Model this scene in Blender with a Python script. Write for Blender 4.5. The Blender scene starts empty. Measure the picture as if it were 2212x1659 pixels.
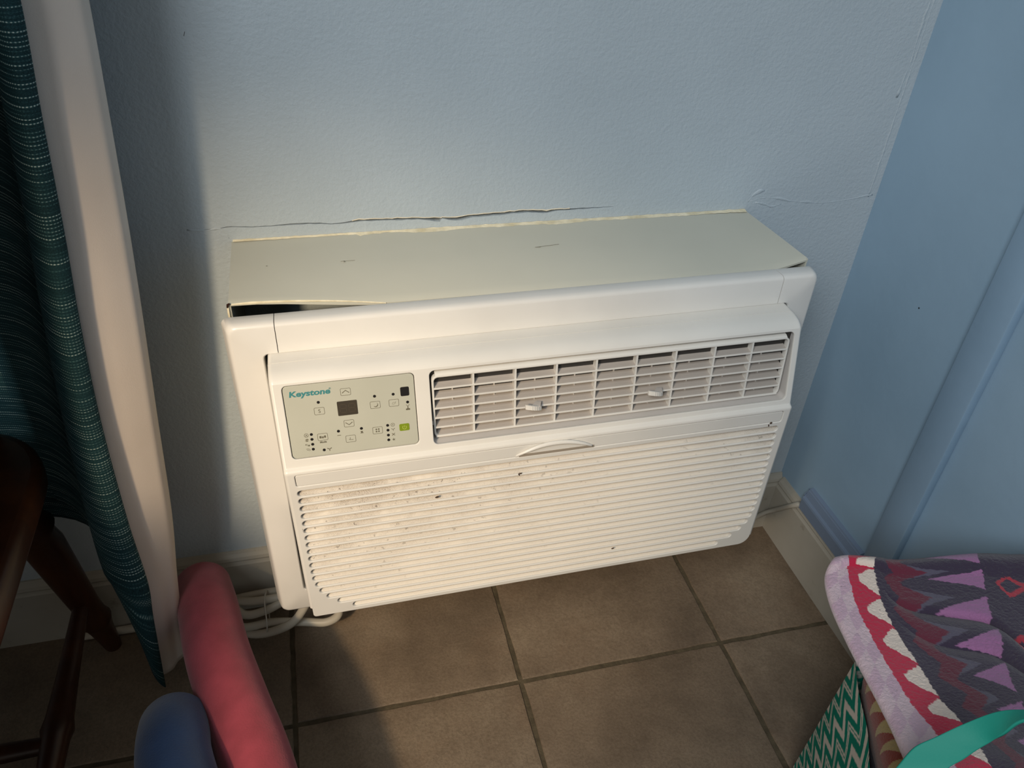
import bpy, bmesh, math, random
from mathutils import Vector, Matrix, noise
random.seed(7)
D = bpy.data
SC = bpy.context.scene
COL = SC.collection
PI = math.pi

# ------------------------------------------------------------------ camera, world, lights, exposure
cam_d = D.cameras.new('camera')
cam = D.objects.new('camera', cam_d)
COL.objects.link(cam)
cam_d.sensor_width = 36.0
cam_d.lens = 1713.55 / 2212 * 36.0
cam_d.clip_start = 0.01
RX = (0.9688963, -0.104038, 0.22453517)
RY = (-0.24209491, -0.58652279, 0.77290431)
RZ = (0.05128358, -0.80322295, -0.59346684)
m = Matrix(((RX[0], -RX[1], -RX[2]), (RY[0], -RY[1], -RY[2]), (RZ[0], -RZ[1], -RZ[2]))).to_4x4()
m.translation = Vector((-0.7846, -0.9055, 1.09))
cam.matrix_world = m
SC.camera = cam

SC.view_settings.view_transform = 'Standard'
SC.view_settings.look = 'None'
SC.view_settings.exposure = 0.0
SC.view_settings.gamma = 1.0
SC.view_settings.use_curve_mapping = False

world = D.worlds.new('world')
SC.world = world
world.use_nodes = True
bg = world.node_tree.nodes['Background']
bg.inputs[0].default_value = (1.0, 0.94, 0.86, 1)
bg.inputs[1].default_value = 0.27

def add_light(name, kind, loc, target, energy, color, **kw):
    l = D.lights.new(name, kind)
    l.energy = energy
    l.color = color
    for k, v in kw.items():
        setattr(l, k, v)
    o = D.objects.new(name, l)
    COL.objects.link(o)
    o.location = loc
    o.rotation_euler = (Vector(target) - Vector(loc)).to_track_quat('-Z', 'Y').to_euler()
    return o

# warm room lamp to the left of the camera, its pool of light on the unit
add_light('warm_lamp', 'SPOT', (-1.44, -1.30, 1.32), (-0.82, -0.20, 0.36), 80, (1.0, 0.74, 0.45),
          spot_size=math.radians(41), spot_blend=1.0, shadow_soft_size=0.05)
# daylight from a window on the left, behind the camera
add_light('window_daylight', 'AREA', (-1.72, -1.90, 2.25), (-0.02, -0.28, 0.60), 11.3, (0.94, 0.98, 1.0),
          shape='RECTANGLE', size=0.9, size_y=0.9, spread=math.radians(95))

# ------------------------------------------------------------------ materials
def lin(c):
    return tuple(((v/255)/12.92 if v/255 <= .04045 else (((v/255)+.055)/1.055)**2.4) for v in c) + (1,)

class Nodes:
    def __init__(s, name, rough=0.6, spec=0.4):
        s.m = D.materials.new(name); s.m.use_nodes = True
        s.t = s.m.node_tree; s.n = s.t.nodes; s.b = s.n['Principled BSDF']
        s.b.inputs['Roughness'].default_value = rough
        s.b.inputs['Specular IOR Level'].default_value = spec
        s.tc = s.n.new('ShaderNodeTexCoord')
    def link(s, a, b): s.t.links.new(a, b)
    def noise(s, scale, detail=4, rough=.55, coord='Object', vec=None, stretch=None):
        q = s.n.new('ShaderNodeTexNoise')
        q.inputs['Scale'].default_value = scale
        q.inputs['Detail'].default_value = detail
        q.inputs['Roughness'].default_value = rough
        v = vec or s.tc.outputs[coord]
        if stretch:
            mp = s.n.new('ShaderNodeMapping'); mp.inputs['Scale'].default_value = stretch
            s.link(v, mp.inputs[0]); v = mp.outputs[0]
        s.link(v, q.inputs['Vector'])
        return q.outputs['Fac']
    def ramp(s, fac, stops, interp='LINEAR'):
        r = s.n.new('ShaderNodeValToRGB'); r.color_ramp.interpolation = interp
        el = r.color_ramp.elements
        while len(el) < len(stops): el.new(0.5)
        for e, (p, c) in zip(el, stops):
            e.position = p; e.color = c if len(c) == 4 else lin(c)
        s.link(fac, r.inputs[0]); return r.outputs[0]
    def mix(s, fac, a, b):
        x = s.n.new('ShaderNodeMix'); x.data_type = 'RGBA'
        for sock, val in ((0, fac), (6, a), (7, b)):
            if hasattr(val, 'links'): s.link(val, x.inputs[sock])
            elif isinstance(val, (int, float)): x.inputs[sock].default_value = val
            else: x.inputs[sock].default_value = lin(val)
        return x.outputs[2]
    def math(s, op, a, b=0.0):
        x = s.n.new('ShaderNodeMath'); x.operation = op
        for i, v in enumerate((a, b)):
            if hasattr(v, 'links'): s.link(v, x.inputs[i])
            else: x.inputs[i].default_value = v
        return x.outputs[0]
    def color(s, c):
        if hasattr(c, 'links'): s.link(c, s.b.inputs['Base Color'])
        else: s.b.inputs['Base Color'].default_value = lin(c)
        return s
    def bump(s, h, strength=.3, dist=.001, prev=None):
        b = s.n.new('ShaderNodeBump'); b.inputs['Strength'].default_value = strength
        b.inputs['Distance'].default_value = dist
        s.link(h, b.inputs['Height'])
        if prev: s.link(prev, b.inputs['Normal'])
        s.link(b.outputs[0], s.b.inputs['Normal']); return b.outputs[0]

def paint(name, rgb, rough=.45, stipple=.25, var=6):
    k = Nodes(name, rough, .35)
    lo = tuple(max(0, v - var) for v in rgb); hi = tuple(min(255, v + var) for v in rgb)
    k.color(k.ramp(k.noise(3.0, 5), [(0.3, lo), (0.7, hi)]))
    b1 = k.bump(k.noise(14, 3), .25, .004)
    if stipple: k.bump(k.noise(190, 4, .6), stipple, .0014, b1)
    return k.m

def plain(name, rgb, rough=.5, spec=.4, bump=0, bs=300, metal=0):
    k = Nodes(name, rough, spec); k.color(rgb)
    k.b.inputs['Metallic'].default_value = metal
    if bump: k.bump(k.noise(bs, 2), bump, .0005)
    return k.m

M = {}
M['wall'] = paint('blue_wall_paint', (178, 190, 198), .40, .7)
M['wall_right'] = paint('blue_panel_paint', (144, 171, 192), .42, .10)
M['trim_blue'] = paint('blue_trim_paint', (142, 170, 194), .35, .06)
M['blue_moulding'] = paint('blue_grey_moulding_paint', (116, 132, 154), .4, .08)
M['plaster'] = plain('dark_plaster', (40, 34, 30), .9)
M['plaster_edge'] = plain('plaster_edge', (226, 218, 196), .8, .2, .6, 500)

def white_trim():
    k = Nodes('aged_white_trim', .45, .35)
    c = k.ramp(k.noise(4, 6), [(.3, (156, 151, 139)), (.7, (182, 178, 167))])
    grime = k.ramp(k.noise(38, 8, .7), [(.60, (0, 0, 0)), (.74, (255, 255, 255))])
    c2 = k.mix(k.math('MULTIPLY', grime, .55), c, (112, 100, 80))
    k.color(c2); k.bump(k.noise(60, 3), .15, .001)
    return k.m
M['white_trim'] = white_trim()

def tile_mat():
    k = Nodes('stone_look_tile', .48, .35)
    oi = k.n.new('ShaderNodeObjectInfo')
    vm = k.n.new('ShaderNodeVectorMath'); vm.operation = 'ADD'
    k.link(k.tc.outputs['Object'], vm.inputs[0])
    sc = k.n.new('ShaderNodeVectorMath'); sc.operation = 'SCALE'
    cb = k.n.new('ShaderNodeCombineXYZ')
    for i in range(3): k.link(oi.outputs['Random'], cb.inputs[i])
    k.link(cb.outputs[0], sc.inputs[0]); sc.inputs['Scale'].default_value = 9.0
    k.link(sc.outputs[0], vm.inputs[1]); v = vm.outputs[0]
    big = k.noise(6.5, 6, .6, vec=v)
    c = k.ramp(big, [(.32, (104, 90, 75)), (.52, (128, 112, 94)), (.70, (146, 130, 110))])
    fine = k.noise(260, 5, .75, vec=v)
    c = k.mix(k.ramp(fine, [(.40, (150, 150, 150)), (.58, (0, 0, 0))]), c, (74, 60, 46))
    rust = k.ramp(k.noise(9, 4, .6, vec=v), [(.55, (0, 0, 0)), (.8, (110, 110, 110))])
    c = k.mix(rust, c, (150, 116, 88))
    k.color(c)
    h = k.math('ADD', k.math('MULTIPLY', k.noise(210, 5, .7, vec=v), .5), k.math('MULTIPLY', k.noise(40, 6, .7, vec=v), .8))
    k.bump(h, .6, .0024)
    return k.m
M['tile'] = tile_mat()
k = Nodes('grout', .85, .2); k.color(k.ramp(k.noise(60, 5), [(.3, (74, 66, 52)), (.7, (98, 88, 70))])); k.bump(k.noise(200, 4), .6, .002); M['grout'] = k.m

def plastic(name, rgb, rough=.34, bump=.05):
    k = Nodes(name, rough, .45)
    lo = tuple(v - 6 for v in rgb)
    k.color(k.ramp(k.noise(9, 4), [(.35, lo), (.65, rgb)]))
    k.bump(k.noise(700, 2), bump, .0006)
    return k.m
M['plastic'] = plastic('white_plastic', (220, 218, 212))
M['plastic_in'] = plastic('inner_plastic', (196, 192, 188), .45)
M['vane_shade_dust'] = plastic('shaded_dusty_vane', (182, 175, 168), .7, .2)  # blades greyer than their noses: shade between vanes painted in, plus dust
M['frame_plastic'] = plastic('frame_plastic', (224, 222, 217), .3, .03)

def dusty():
    k = Nodes('dusty_plastic', .55, .3)
    n1 = k.noise(1500, 4, .7)                       # speckle
    n2 = k.noise(16, 5, .65)                       # patches
    xyz = k.n.new('ShaderNodeSeparateXYZ'); k.link(k.tc.outputs['Object'], xyz.inputs[0])
    # dust collects towards the upper left of the intake grille, and a little on the upper right
    left = k.ramp(k.math('ADD', xyz.outputs['X'], .5), [(.20, (255, 255, 255)), (.62, (50, 50, 50))])
    right = k.ramp(k.math('ADD', xyz.outputs['X'], .5), [(.62, (0, 0, 0)), (.80, (190, 190, 190))])
    top = k.ramp(k.math('ADD', xyz.outputs['Z'], .5), [(.36, (25, 25, 25)), (.56, (255, 255, 255))])
    rt = k.ramp(k.math('ADD', xyz.outputs['Z'], .5), [(.44, (10, 10, 10)), (.56, (255, 255, 255))])
    w = k.math('MAXIMUM', k.math('MULTIPLY', left, top), k.math('MULTIPLY', right, rt))
    f1 = k.math('MULTIPLY', k.ramp(n2, [(.34, (0, 0, 0)), (.56, (255, 255, 255))]), w)
    sp = k.ramp(n1, [(.44, (0, 0, 0)), (.66, (255, 255, 255))])
    f = k.math('MULTIPLY', f1, k.math('ADD', k.math('MULTIPLY', sp, .85), .22))
    c = k.mix(f, (222, 215, 203), (92, 68, 48))
    clump = k.math('MULTIPLY', k.ramp(k.noise(140, 4, .6), [(.64, (0, 0, 0)), (.67, (255, 255, 255))]), k.math('ADD', k.math('MULTIPLY', w, .8), .05))
    c = k.mix(clump, c, (66, 50, 38))
    k.color(c); k.bump(n1, .35, .0012)
    return k.m
M['dusty'] = dusty()
M['control'] = plastic('control_panel_grey', (180, 181, 168), .42, .02)
M['print_dark'] = plain('print_dark', (98, 94, 79), .6)
M['dot'] = plain('indicator_dark', (30, 28, 28), .25, .5)
M['display'] = plain('display_glass', (62, 56, 46), .12, .6)
M['digit'] = plain('display_digit', (74, 67, 56), .3)
M['teal_print'] = plain('teal_print', (58, 126, 130), .5)
M['green_button'] = plain('green_button', (118, 138, 28), .45)
M['green_print'] = plain('green_button_print', (176, 190, 96), .45)
M['scratch'] = plain('scratch_grey', (132, 130, 116), .6)
M['scratch_dark'] = plain('scratch_dark', (70, 66, 62), .8)
M['dirt'] = plain('dirt_brown', (74, 58, 46), .9)
M['dark'] = plain('dark_interior', (22, 22, 22), .8)
M['fins'] = plain('coil_grey', (52, 50, 48), .5, .4)
k = Nodes('sleeve_paint', .4, .35); k.color(k.ramp(k.noise(3.5, 4), [(.3, (190, 190, 177)), (.7, (200, 199, 185))])); k.bump(k.noise(40, 3), .06, .002); M['sleeve'] = k.m
k = Nodes('cream_edge', .6, .3); k.color(k.ramp(k.noise(70, 5), [(.3, (206, 196, 164)), (.7, (240, 232, 206))])); k.bump(k.noise(120, 4), .6, .0015); M['cream'] = k.m
M['cord'] = plain('white_cord_vinyl', (190, 182, 166), .42, .4, .1, 200)
M['tie'] = plain('clear_tie', (200, 196, 186), .3)

def foam(name, rgb):
    k = Nodes(name, .85, .15)
    k.color(k.ramp(k.noise(22, 4), [(.35, tuple(int(v*.88) for v in rgb)), (.65, rgb)]))
    k.bump(k.noise(420, 3, .6), .5, .001)
    k.b.inputs['Sheen Weight'].default_value = .25
    return k.m
M['pink'] = foam('pink_foam', (164, 70, 84))
M['blue_foam'] = foam('blue_foam', (38, 64, 104))
M['foam_hole'] = plain('foam_hole', (70, 20, 30), .9)

def weave():
    k = Nodes('teal_weave', .85, .2)
    uv = k.tc.outputs['UV']
    def wv(direction, scale, dist):
        w = k.n.new('ShaderNodeTexWave'); w.wave_type = 'BANDS'; w.bands_direction = direction
        w.inputs['Scale'].default_value = scale; w.inputs['Distortion'].default_value = dist
        w.inputs['Detail'].default_value = 2
        k.link(uv, w.inputs['Vector']); return w.outputs['Fac']
    a = wv('X', 118, 1.2); b = wv('Y', 90, 1.0)
    rowv = k.noise(1.0, 3, .6, coord='UV', stretch=(6, 330, 1))
    fine = k.noise(900, 4, .65, coord='UV')
    rows = k.math('POWER', b, 3.0)
    rs = k.ramp(rowv, [(.42, (40, 40, 40)), (.60, (255, 255, 255))])
    dash = k.math('MULTIPLY', rows, k.math('ADD', k.math('MULTIPLY', a, .75), .25))
    g = k.math('MULTIPLY', dash, rs)
    f = k.math('ADD', k.math('MULTIPLY', g, .75), k.math('MULTIPLY', fine, .55))
    slow = k.noise(1.0, 2, .5, coord='UV', stretch=(3, 14, 1))
    f = k.math('ADD', f, k.math('MULTIPLY', slow, .18))
    c = k.ramp(f, [(.24, (9, 28, 31)), (.42, (28, 60, 66)), (.64, (64, 96, 98)), (.92, (168, 182, 178))])
    k.color(c); k.bump(f, .35, .0009)
    return k.m
M['teal'] = weave()
k = Nodes('curtain_lining', .8, .15); k.color(k.ramp(k.noise(5, 3), [(.3, (204, 193, 184)), (.7, (216, 206, 198))])); k.bump(k.noise(800, 2), .15, .0008); M['lining'] = k.m
k = Nodes('dark_wood', .35, .45)
k.color(k.ramp(k.noise(12, 6, .6, stretch=(1, 1, .12)), [(.3, (34, 16, 9)), (.55, (60, 31, 14)), (.75, (84, 46, 20))])); M['wood'] = k.m

def vcol(name, rough=.95, bump=.6, bs=420, sheen=.3):
    k = Nodes(name, rough, .1)
    a = k.n.new('ShaderNodeVertexColor'); a.layer_name = 'print'
    n = k.noise(bs, 3, .65)
    c = k.mix(k.ramp(n, [(.40, (52, 52, 52)), (.6, (0, 0, 0))]), a.outputs[0], (30, 24, 34))
    if bump > .5: k.color(c)
    else: k.color(a.outputs[0])
    k.bump(n, bump, .0025 if bump > .5 else .0006)
    k.b.inputs['Sheen Weight'].default_value = sheen
    return k.m
M['terry'] = vcol('terry_cloth')
M['canvas'] = vcol('printed_canvas', .7, .15, 900, 0)
M['strap'] = plain('teal_webbing', (30, 138, 122), .6, .3, .2, 500)

# ------------------------------------------------------------------ helpers
def link_obj(name, me, mat=None, parent=None):
    o = D.objects.new(name, me); COL.objects.link(o)
    if mat is not None:
        for q in (mat if isinstance(mat, (list, tuple)) else [mat]): me.materials.append(q)
    if parent is not None: o.parent = parent
    return o

def from_bm(name, bm, mat=None, parent=None, smooth=False, angle=None):
    bmesh.ops.recalc_face_normals(bm, faces=bm.faces)
    me = D.meshes.new(name); bm.to_mesh(me); bm.free()
    if smooth:
        me.shade_smooth()
        if angle is not None: me.set_sharp_from_angle(angle=math.radians(angle))
    return link_obj(name, me, mat, parent)

def tag(o, label=None, cat=None, group=None, kind=None):
    if label: o['label'] = label
    if cat: o['category'] = cat
    if group: o['group'] = group
    if kind: o['kind'] = kind
    return o

def empty(name, loc=(0, 0, 0), rot=(0, 0, 0)):
    o = D.objects.new(name, None); COL.objects.link(o); o.location = loc; o.rotation_euler = rot
    o.empty_display_size = .05
    return o

def bm_box(bm, lo, hi, bev=0, seg=2):
    r = bmesh.ops.create_cube(bm, size=1)
    vs = r['verts']
    for v in vs:
        v.co = Vector([lo[i] + (v.co[i] + .5) * (hi[i] - lo[i]) for i in range(3)])
    if bev:
        es = list({e for v in vs for e in v.link_edges})
        bmesh.ops.bevel(bm, geom=es, offset=bev, segments=seg, profile=.5, affect='EDGES')
    return bm

def box(name, lo, hi, mat, parent=None, bev=0, seg=2):
    bm = bmesh.new(); bm_box(bm, lo, hi, bev, seg)
    return from_bm(name, bm, mat, parent, smooth=bool(bev), angle=40 if bev else None)

def bm_grid(bm, rows, close_u=False, close_v=False):
    vs = [[bm.verts.new(p) for p in r] for r in rows]
    nr, nc = len(vs), len(vs[0])
    fs = []
    for i in range(nr - (0 if close_v else 1)):
        for j in range(nc - (0 if close_u else 1)):
            a, b, c, d = vs[i][j], vs[i][(j+1) % nc], vs[(i+1) % nr][(j+1) % nc], vs[(i+1) % nr][j]
            try: fs.append(bm.faces.new((a, b, c, d)))
            except ValueError: pass
    return vs, fs

def crom(pts, n):
    """points on a Catmull-Rom curve through pts, n per span"""
    P = [Vector(p) for p in pts]
    P = [P[0]*2 - P[1]] + P + [P[-1]*2 - P[-2]]
    out = []
    for i in range(1, len(P) - 2):
        for s in range(n):
            t = s / n
            out.append(.5*((2*P[i]) + (P[i+1]-P[i-1])*t + (2*P[i-1]-5*P[i]+4*P[i+1]-P[i+2])*t*t + (3*P[i]-P[i-1]-3*P[i+1]+P[i+2])*t**3))
    out.append(P[-2].copy()); return out

def bm_tube(bm, pts, rad, n=12, caps=True):
    pts = [Vector(p) for p in pts]; rings = []
    up = Vector((0, 0, 1))
    t0 = (pts[1]-pts[0]).normalized()
    if abs(t0.dot(up)) > .9: up = Vector((1, 0, 0))
    nrm = (up - t0*up.dot(t0)).normalized()
    for i, p in enumerate(pts):
        t = (pts[min(i+1, len(pts)-1)] - pts[max(i-1, 0)]).normalized()
        nrm = (nrm - t*nrm.dot(t)).normalized(); b = t.cross(nrm)
        r = rad[i] if isinstance(rad, (list, tuple)) else rad
        rings.append([p + nrm*math.cos(2*PI*k/n)*r + b*math.sin(2*PI*k/n)*r for k in range(n)])
    vs, _ = bm_grid(bm, rings, close_u=True)
    if caps:
        bm.faces.new(vs[0][::-1]); bm.faces.new(vs[-1])
    return bm

def tube(name, pts, rad, mat, parent=None, n=12):
    bm = bmesh.new(); bm_tube(bm, pts, rad, n)
    return from_bm(name, bm, mat, parent, True, 50)

def bm_profile(bm, prof, a, b, axis):
    """closed profile (list of 2D points) extruded between a and b along axis 'x' or 'y'"""
    def P(q, t): return (t, q[0], q[1]) if axis == 'x' else (q[0], t, q[1])
    A = [bm.verts.new(P(q, a)) for q in prof]; B = [bm.verts.new(P(q, b)) for q in prof]
    n = len(prof)
    for i in range(n): bm.faces.new((A[i], A[(i+1) % n], B[(i+1) % n], B[i]))
    bm.faces.new(A); bm.faces.new(B[::-1])
    return bm

def rr(x0, z0, x1, z1, r, n=5):
    pts = []
    for cx, cz, a0 in ((x1-r, z1-r, 0), (x0+r, z1-r, 90), (x0+r, z0+r, 180), (x1-r, z0+r, 270)):
        for i in range(n+1):
            a = math.radians(a0 + 90*i/n); pts.append((cx + r*math.cos(a), cz + r*math.sin(a)))
    return pts

_tmp = []
def curve_mesh(splines, thick, bev=0.0, res=1):
    """2D filled curve with holes -> mesh in its own XY plane, front face at z=0, body going to z=-thick"""
    cu = D.curves.new('tmp', 'CURVE'); cu.dimensions = '2D'; cu.fill_mode = 'BOTH'
    for s in splines:
        sp = cu.splines.new('POLY'); sp.points.add(len(s)-1)
        for p, q in zip(sp.points, s): p.co = (q[0], q[1], 0, 1)
        sp.use_cyclic_u = True
    cu.extrude = max(thick/2 - bev, 0); cu.bevel_depth = bev; cu.bevel_resolution = res; cu.offset = -bev
    o = D.objects.new('tmp', cu); COL.objects.link(o)
    dg = bpy.context.evaluated_depsgraph_get()
    me = D.meshes.new_from_object(o.evaluated_get(dg))
    me.transform(Matrix.Translation((0, 0, -thick/2)))
    D.objects.remove(o); D.curves.remove(cu)
    me.materials.clear()
    return me

def text_mesh(body, size, thick=.0002, shear=0, sx=1.0, bold=0):
    cu = D.curves.new('tmp', 'FONT'); cu.body = body; cu.size = size; cu.extrude = thick/2
    cu.align_x = 'CENTER'; cu.align_y = 'CENTER'; cu.shear = shear; cu.offset = bold; cu.resolution_u = 4
    o = D.objects.new('tmp', cu); COL.objects.link(o)
    dg = bpy.context.evaluated_depsgraph_get()
    me = D.meshes.new_from_object(o.evaluated_get(dg))
    me.transform(Matrix.Diagonal((sx, 1, 1, 1)))
    D.objects.remove(o); D.curves.remove(cu); me.materials.clear()
    return me

# ------------------------------------------------------------------ the room
# back wall (plane y = 0) with its plaster crack cut right through the paint
CR = [(-0.9115, .6673), (-.8752, .6697), (-.8521, .6680), (-.8230, .6681), (-.8016, .6689), (-.7801, .6683), (-.7612, .6662),
      (-.7447, .6667), (-.7279, .6687), (-.7000, .6682), (-.6632, .6676), (-.6286, .6642), (-.6257, .6660), (-.6081, .6636), (-.5934, .6660),
      (-.5396, .6677), (-.5215, .6690), (-.4905, .6662), (-.4783, .6679), (-.4406, .6676), (-.3992, .6678)]
CW = [.0002, .0005, .0004, .0006, .0007, .0009, .0005, .0006, .0011, .0013, .0014, .0022, .0012, .0024, .0018, .0018, .0019, .0017, .0011, .0008, .0002]
def dense(cr, cw):
    P = []; W = []
    rnd = random.Random(3)
    for i in range(len(cr)-1):
        n = max(2, int((cr[i+1][0]-cr[i][0])/.006))
        for s in range(n):
            t = s/n
            P.append((cr[i][0]*(1-t)+cr[i+1][0]*t, cr[i][1]*(1-t)+cr[i+1][1]*t + rnd.uniform(-.0004, .0004)))
            W.append((cw[i]*(1-t)+cw[i+1]*t) * rnd.uniform(.75, 1.25))
    P.append(cr[-1]); W.append(cw[-1]); return P, W
CP, CWd = dense(CR, [w*1.35 for w in CW])
hole = [(p[0], p[1]-w) for p, w in zip(CP, CWd)] + [(p[0], p[1]+w*.6) for p, w in list(zip(CP, CWd))[::-1]]
me = curve_mesh([[(-3.0, 0), (0, 0), (0, 2.4), (-3.0, 2.4)], hole], .012)
me.transform(Matrix.Rotation(PI/2, 4, 'X'))
wall_back = tag(link_obj('wall_back', me, M['wall']), kind='structure')
box('plaster_core', (-3.0, .012, 0), (0, .08, 2.4), M['plaster'], wall_back)
# torn paint lips along the crack
bm = bmesh.new()
seg = []
for i, (p, w) in enumerate(zip(CP, CWd)):
    x = p[0]
    on = (-.742 < x < -.60) or (-.605 < x < -.50) or (-.50 < x < -.455)
    if on: seg.append((p, w))
rows = []
for (p, w) in seg:
    h = .0002 + .0009*abs(noise.noise(Vector((p[0]*60, 3, 0))))*2
    z = p[1] + w*.6
    rows.append([(p[0], -.0001, z-.0002), (p[0], -.0012, z + h*.3), (p[0], -.0002, z+h+.0004)])
bm_grid(bm, rows)
from_bm('crack_lip', bm, M['plaster_edge'], wall_back, True)
# paint creases running from the sleeve corner and beside the room corner
def crease(pts, r):
    bm = bmesh.new()
    P = crom(pts, 5)
    P = [Vector((p.x + noise.noise(p*80)*.0015, p.y, p.z + noise.noise(p*70)*.002)) for p in P]
    bm_tube(bm, P, [r*1.5*(.35+abs(noise.noise(p*70))*2.2) for p in P], 8)
    for v in bm.verts: v.co.y = .0002 + (v.co.y - .0002)*.30
    from_bm('paint_crease', bm, M['wall'], wall_back, True)
crease([(-.200, -.0002, .664), (-.175, -.0002, .668), (-.13, -.0002, .660), (-.08, -.0002, .655), (-.03, -.0002, .660), (-.006, -.0002, .663)], .0012)
crease([(-.203, -.0002, .664), (-.198, -.0002, .672), (-.188, -.0002, .677), (-.182, -.0002, .678)], .0016)
crease([(-.192, -.0002, .662), (-.165, -.0002, .655), (-.150, -.0002, .657)], .0012)
crease([(-.0125, -.0002, z) for z in (.66, .70, .74, .78, .82, .86, .92, 1.0)], .0012)
crease([(-.0200, -.0002, .80), (-.0170, -.0002, .84), (-.0190, -.0002, .88), (-.018, -.0002, .93)], .0010)
crease([(-.925, -.0002, .668), (-.905, -.0002, .6665), (-.893, -.0002, .6690), (-.882, -.0002, .6655), (-.880, -.0002, .655)], .0008)

o = box('wall_scratch', (-.0002, -.0003, -.0022), (.0002, .0002, .0022), M['scratch_dark'], wall_back); o.location = (-.8885, 0, .8820); o.rotation_euler = (0, .35, 0)
# right-hand wall (plane x = 0)
wr = tag(box('wall_right', (0, -3.2, 0), (.06, .0, 2.4), M['wall_right']), kind='structure')
box('nail_hole', (-.0004, -.1506, .5632), (.0002, -.1488, .5652), M['dark'], wr)
# floor with separate tiles
fl = tag(box('floor', (-3.0, -3.2, -.03), (.0, .0, -.0026), M['grout']), kind='structure')
XG = [-.2075 - .3372*i for i in range(-1, 9)]
YG = [.1025, -.234, -.5705, -.907, -1.2435, -1.58, -1.9165, -2.253, -2.5895, -2.926]
def tile_mesh(x0, y0, x1, y1, seed):
    rnd = random.Random(seed); bm = bmesh.new()
    n = 12; loop = []
    cx, cy = (x0+x1)/2, (y0+y1)/2
    def edge(ax, ay, bx, by):
        for i in range(n):
            t = i/n; j = rnd.uniform(-.0009, .0009)
            if i == 0: j = 0
            dx, dy = bx-ax, by-ay; L = math.hypot(dx, dy)
            loop.append((ax+dx*t - dy/L*j, ay+dy*t + dx/L*j))
    edge(x0, y0, x1, y0); edge(x1, y0, x1, y1); edge(x1, y1, x0, y1); edge(x0, y1, x0, y0)
    def ring(ins, z):
        return [bm.verts.new((cx+(p[0]-cx)*(1-ins/((x1-x0)/2)), cy+(p[1]-cy)*(1-ins/((y1-y0)/2)), z)) for p in loop]
    R0 = ring(0, -.006); R1 = ring(0, -.0022); R2 = ring(.0012, -.0006); R3 = ring(.0045, 0)
    for A, B in ((R0, R1), (R1, R2), (R2, R3)):
        for i in range(len(loop)): bm.faces.new((A[i], A[(i+1) % len(loop)], B[(i+1) % len(loop)], B[i]))
    bm.faces.new(R3)
    for v in bm.verts: v.co.x -= cx; v.co.y -= cy
    return bm, (cx, cy)
s = 0
for i in range(len(XG)-1):
    for j in range(len(YG)-1):
        x1, x0 = XG[i]-.0035, XG[i+1]+.0035
        y1, y0 = YG[j]-.0035, YG[j+1]+.0035
        x1 = min(x1, -.0005); y1 = min(y1, -.0005)
        if x1-x0 < .02 or y1-y0 < .02: continue
        s += 1
        bm, c = tile_mesh(x0, y0, x1, y1, s)
        o = from_bm('tile', bm, M['tile'], fl, True, 30)
        o.location = (c[0], c[1], random.Random(s).uniform(-.0004, .0004))

# baseboards
bp = [(-.0001, 0), (-.012, 0), (-.012, .106), (-.0105, .109), (-.0095, .112), (-.0102, .115), (-.0085, .120), (-.005, .125), (-.003, .129), (-.0001, .129)]
bm = bmesh.new(); bm_profile(bm, bp, -3.0, -.0001, 'x')
tag(from_bm('baseboard_back', bm, M['white_trim']), kind='structure')
bm = bmesh.new(); bm_profile(bm, [(q[0]*.95, q[1]*.985) for q in bp], -3.2, -.0125, 'y')
tag(from_bm('baseboard_right', bm, M['white_trim']), kind='structure')
# narrow strip that crosses the right baseboard at the corner
bm = bmesh.new(); P = [Vector(q) for q in [(-.040, -.0168, .034), (-.0168, -.0172, .045), (-.0158, -.040, .0745), (-.0158, -.065, .107), (-.0158, -.086, .133)]]
bm_tube(bm, P, .0044, 8)
tag(from_bm('cable', bm, M['white_trim'], None, True), 'thin white cable crossing the white baseboard at the room corner', 'cable')
# blue wooden moulding sitting on top of the white baseboard
mp = [(-.0001, .1275), (-.0165, .1275), (-.0165, .149), (-.0155, .152), (-.0135, .154), (-.0120, .155), (-.0085, .166), (-.0075, .167), (-.0065, .1695), (-.0001, .1710)]
bm = bmesh.new(); bm_profile(bm, mp, -.236, -.086, 'y')
bmesh.ops.bevel(bm, geom=[e for e in bm.edges if abs(e.verts[0].co.y+.086) < 1e-5 and abs(e.verts[1].co.y+.086) < 1e-5], offset=.002, segments=2, affect='EDGES')
tag(from_bm('trim_1', bm, M['blue_moulding']), kind='structure')
tag(box('trim_3', (-.0175, -.2465, .1275), (-.0001, -.2362, .160), M['blue_moulding'], None, .002), kind='structure')
# vertical blue casing strip on the right wall
tag(box('trim_2', (-.0135, -.2945, .129), (-.0001, -.2470, 2.4), M['trim_blue'], None, .0022, 2), kind='structure')

# ------------------------------------------------------------------ metal wall sleeve
SX0, SX1, SF0, SF1, SZ, SB, SY = -.8778, -.2042, -.8770, -.1930, .652, .235, -.145
sl = tag(empty('wall_sleeve', (-.54, -.0001, SB)), 'grey-beige sheet metal sleeve sticking out of the blue wall around the air conditioner', 'vent sleeve')
def W(o):  # parent while keeping world-space mesh coordinates
    o.matrix_parent_inverse = Matrix.Translation(o.parent.location).inverted(); return o
def slab(name, q, mat, nrm, th, bev=.0012):
    bm = bmesh.new()
    A = [bm.verts.new(p) for p in q]; B = [bm.verts.new(Vector(p)-Vector(nrm)*th) for p in q]
    bm.faces.new(A); bm.faces.new(B[::-1])
    for i in range(4): bm.faces.new((A[i], B[i], B[(i+1) % 4], A[(i+1) % 4]))
    if bev: bmesh.ops.bevel(bm, geom=bm.edges[:], offset=bev, segments=2, affect='EDGES')
    return W(from_bm(name, bm, mat, sl, True, 40))
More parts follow.
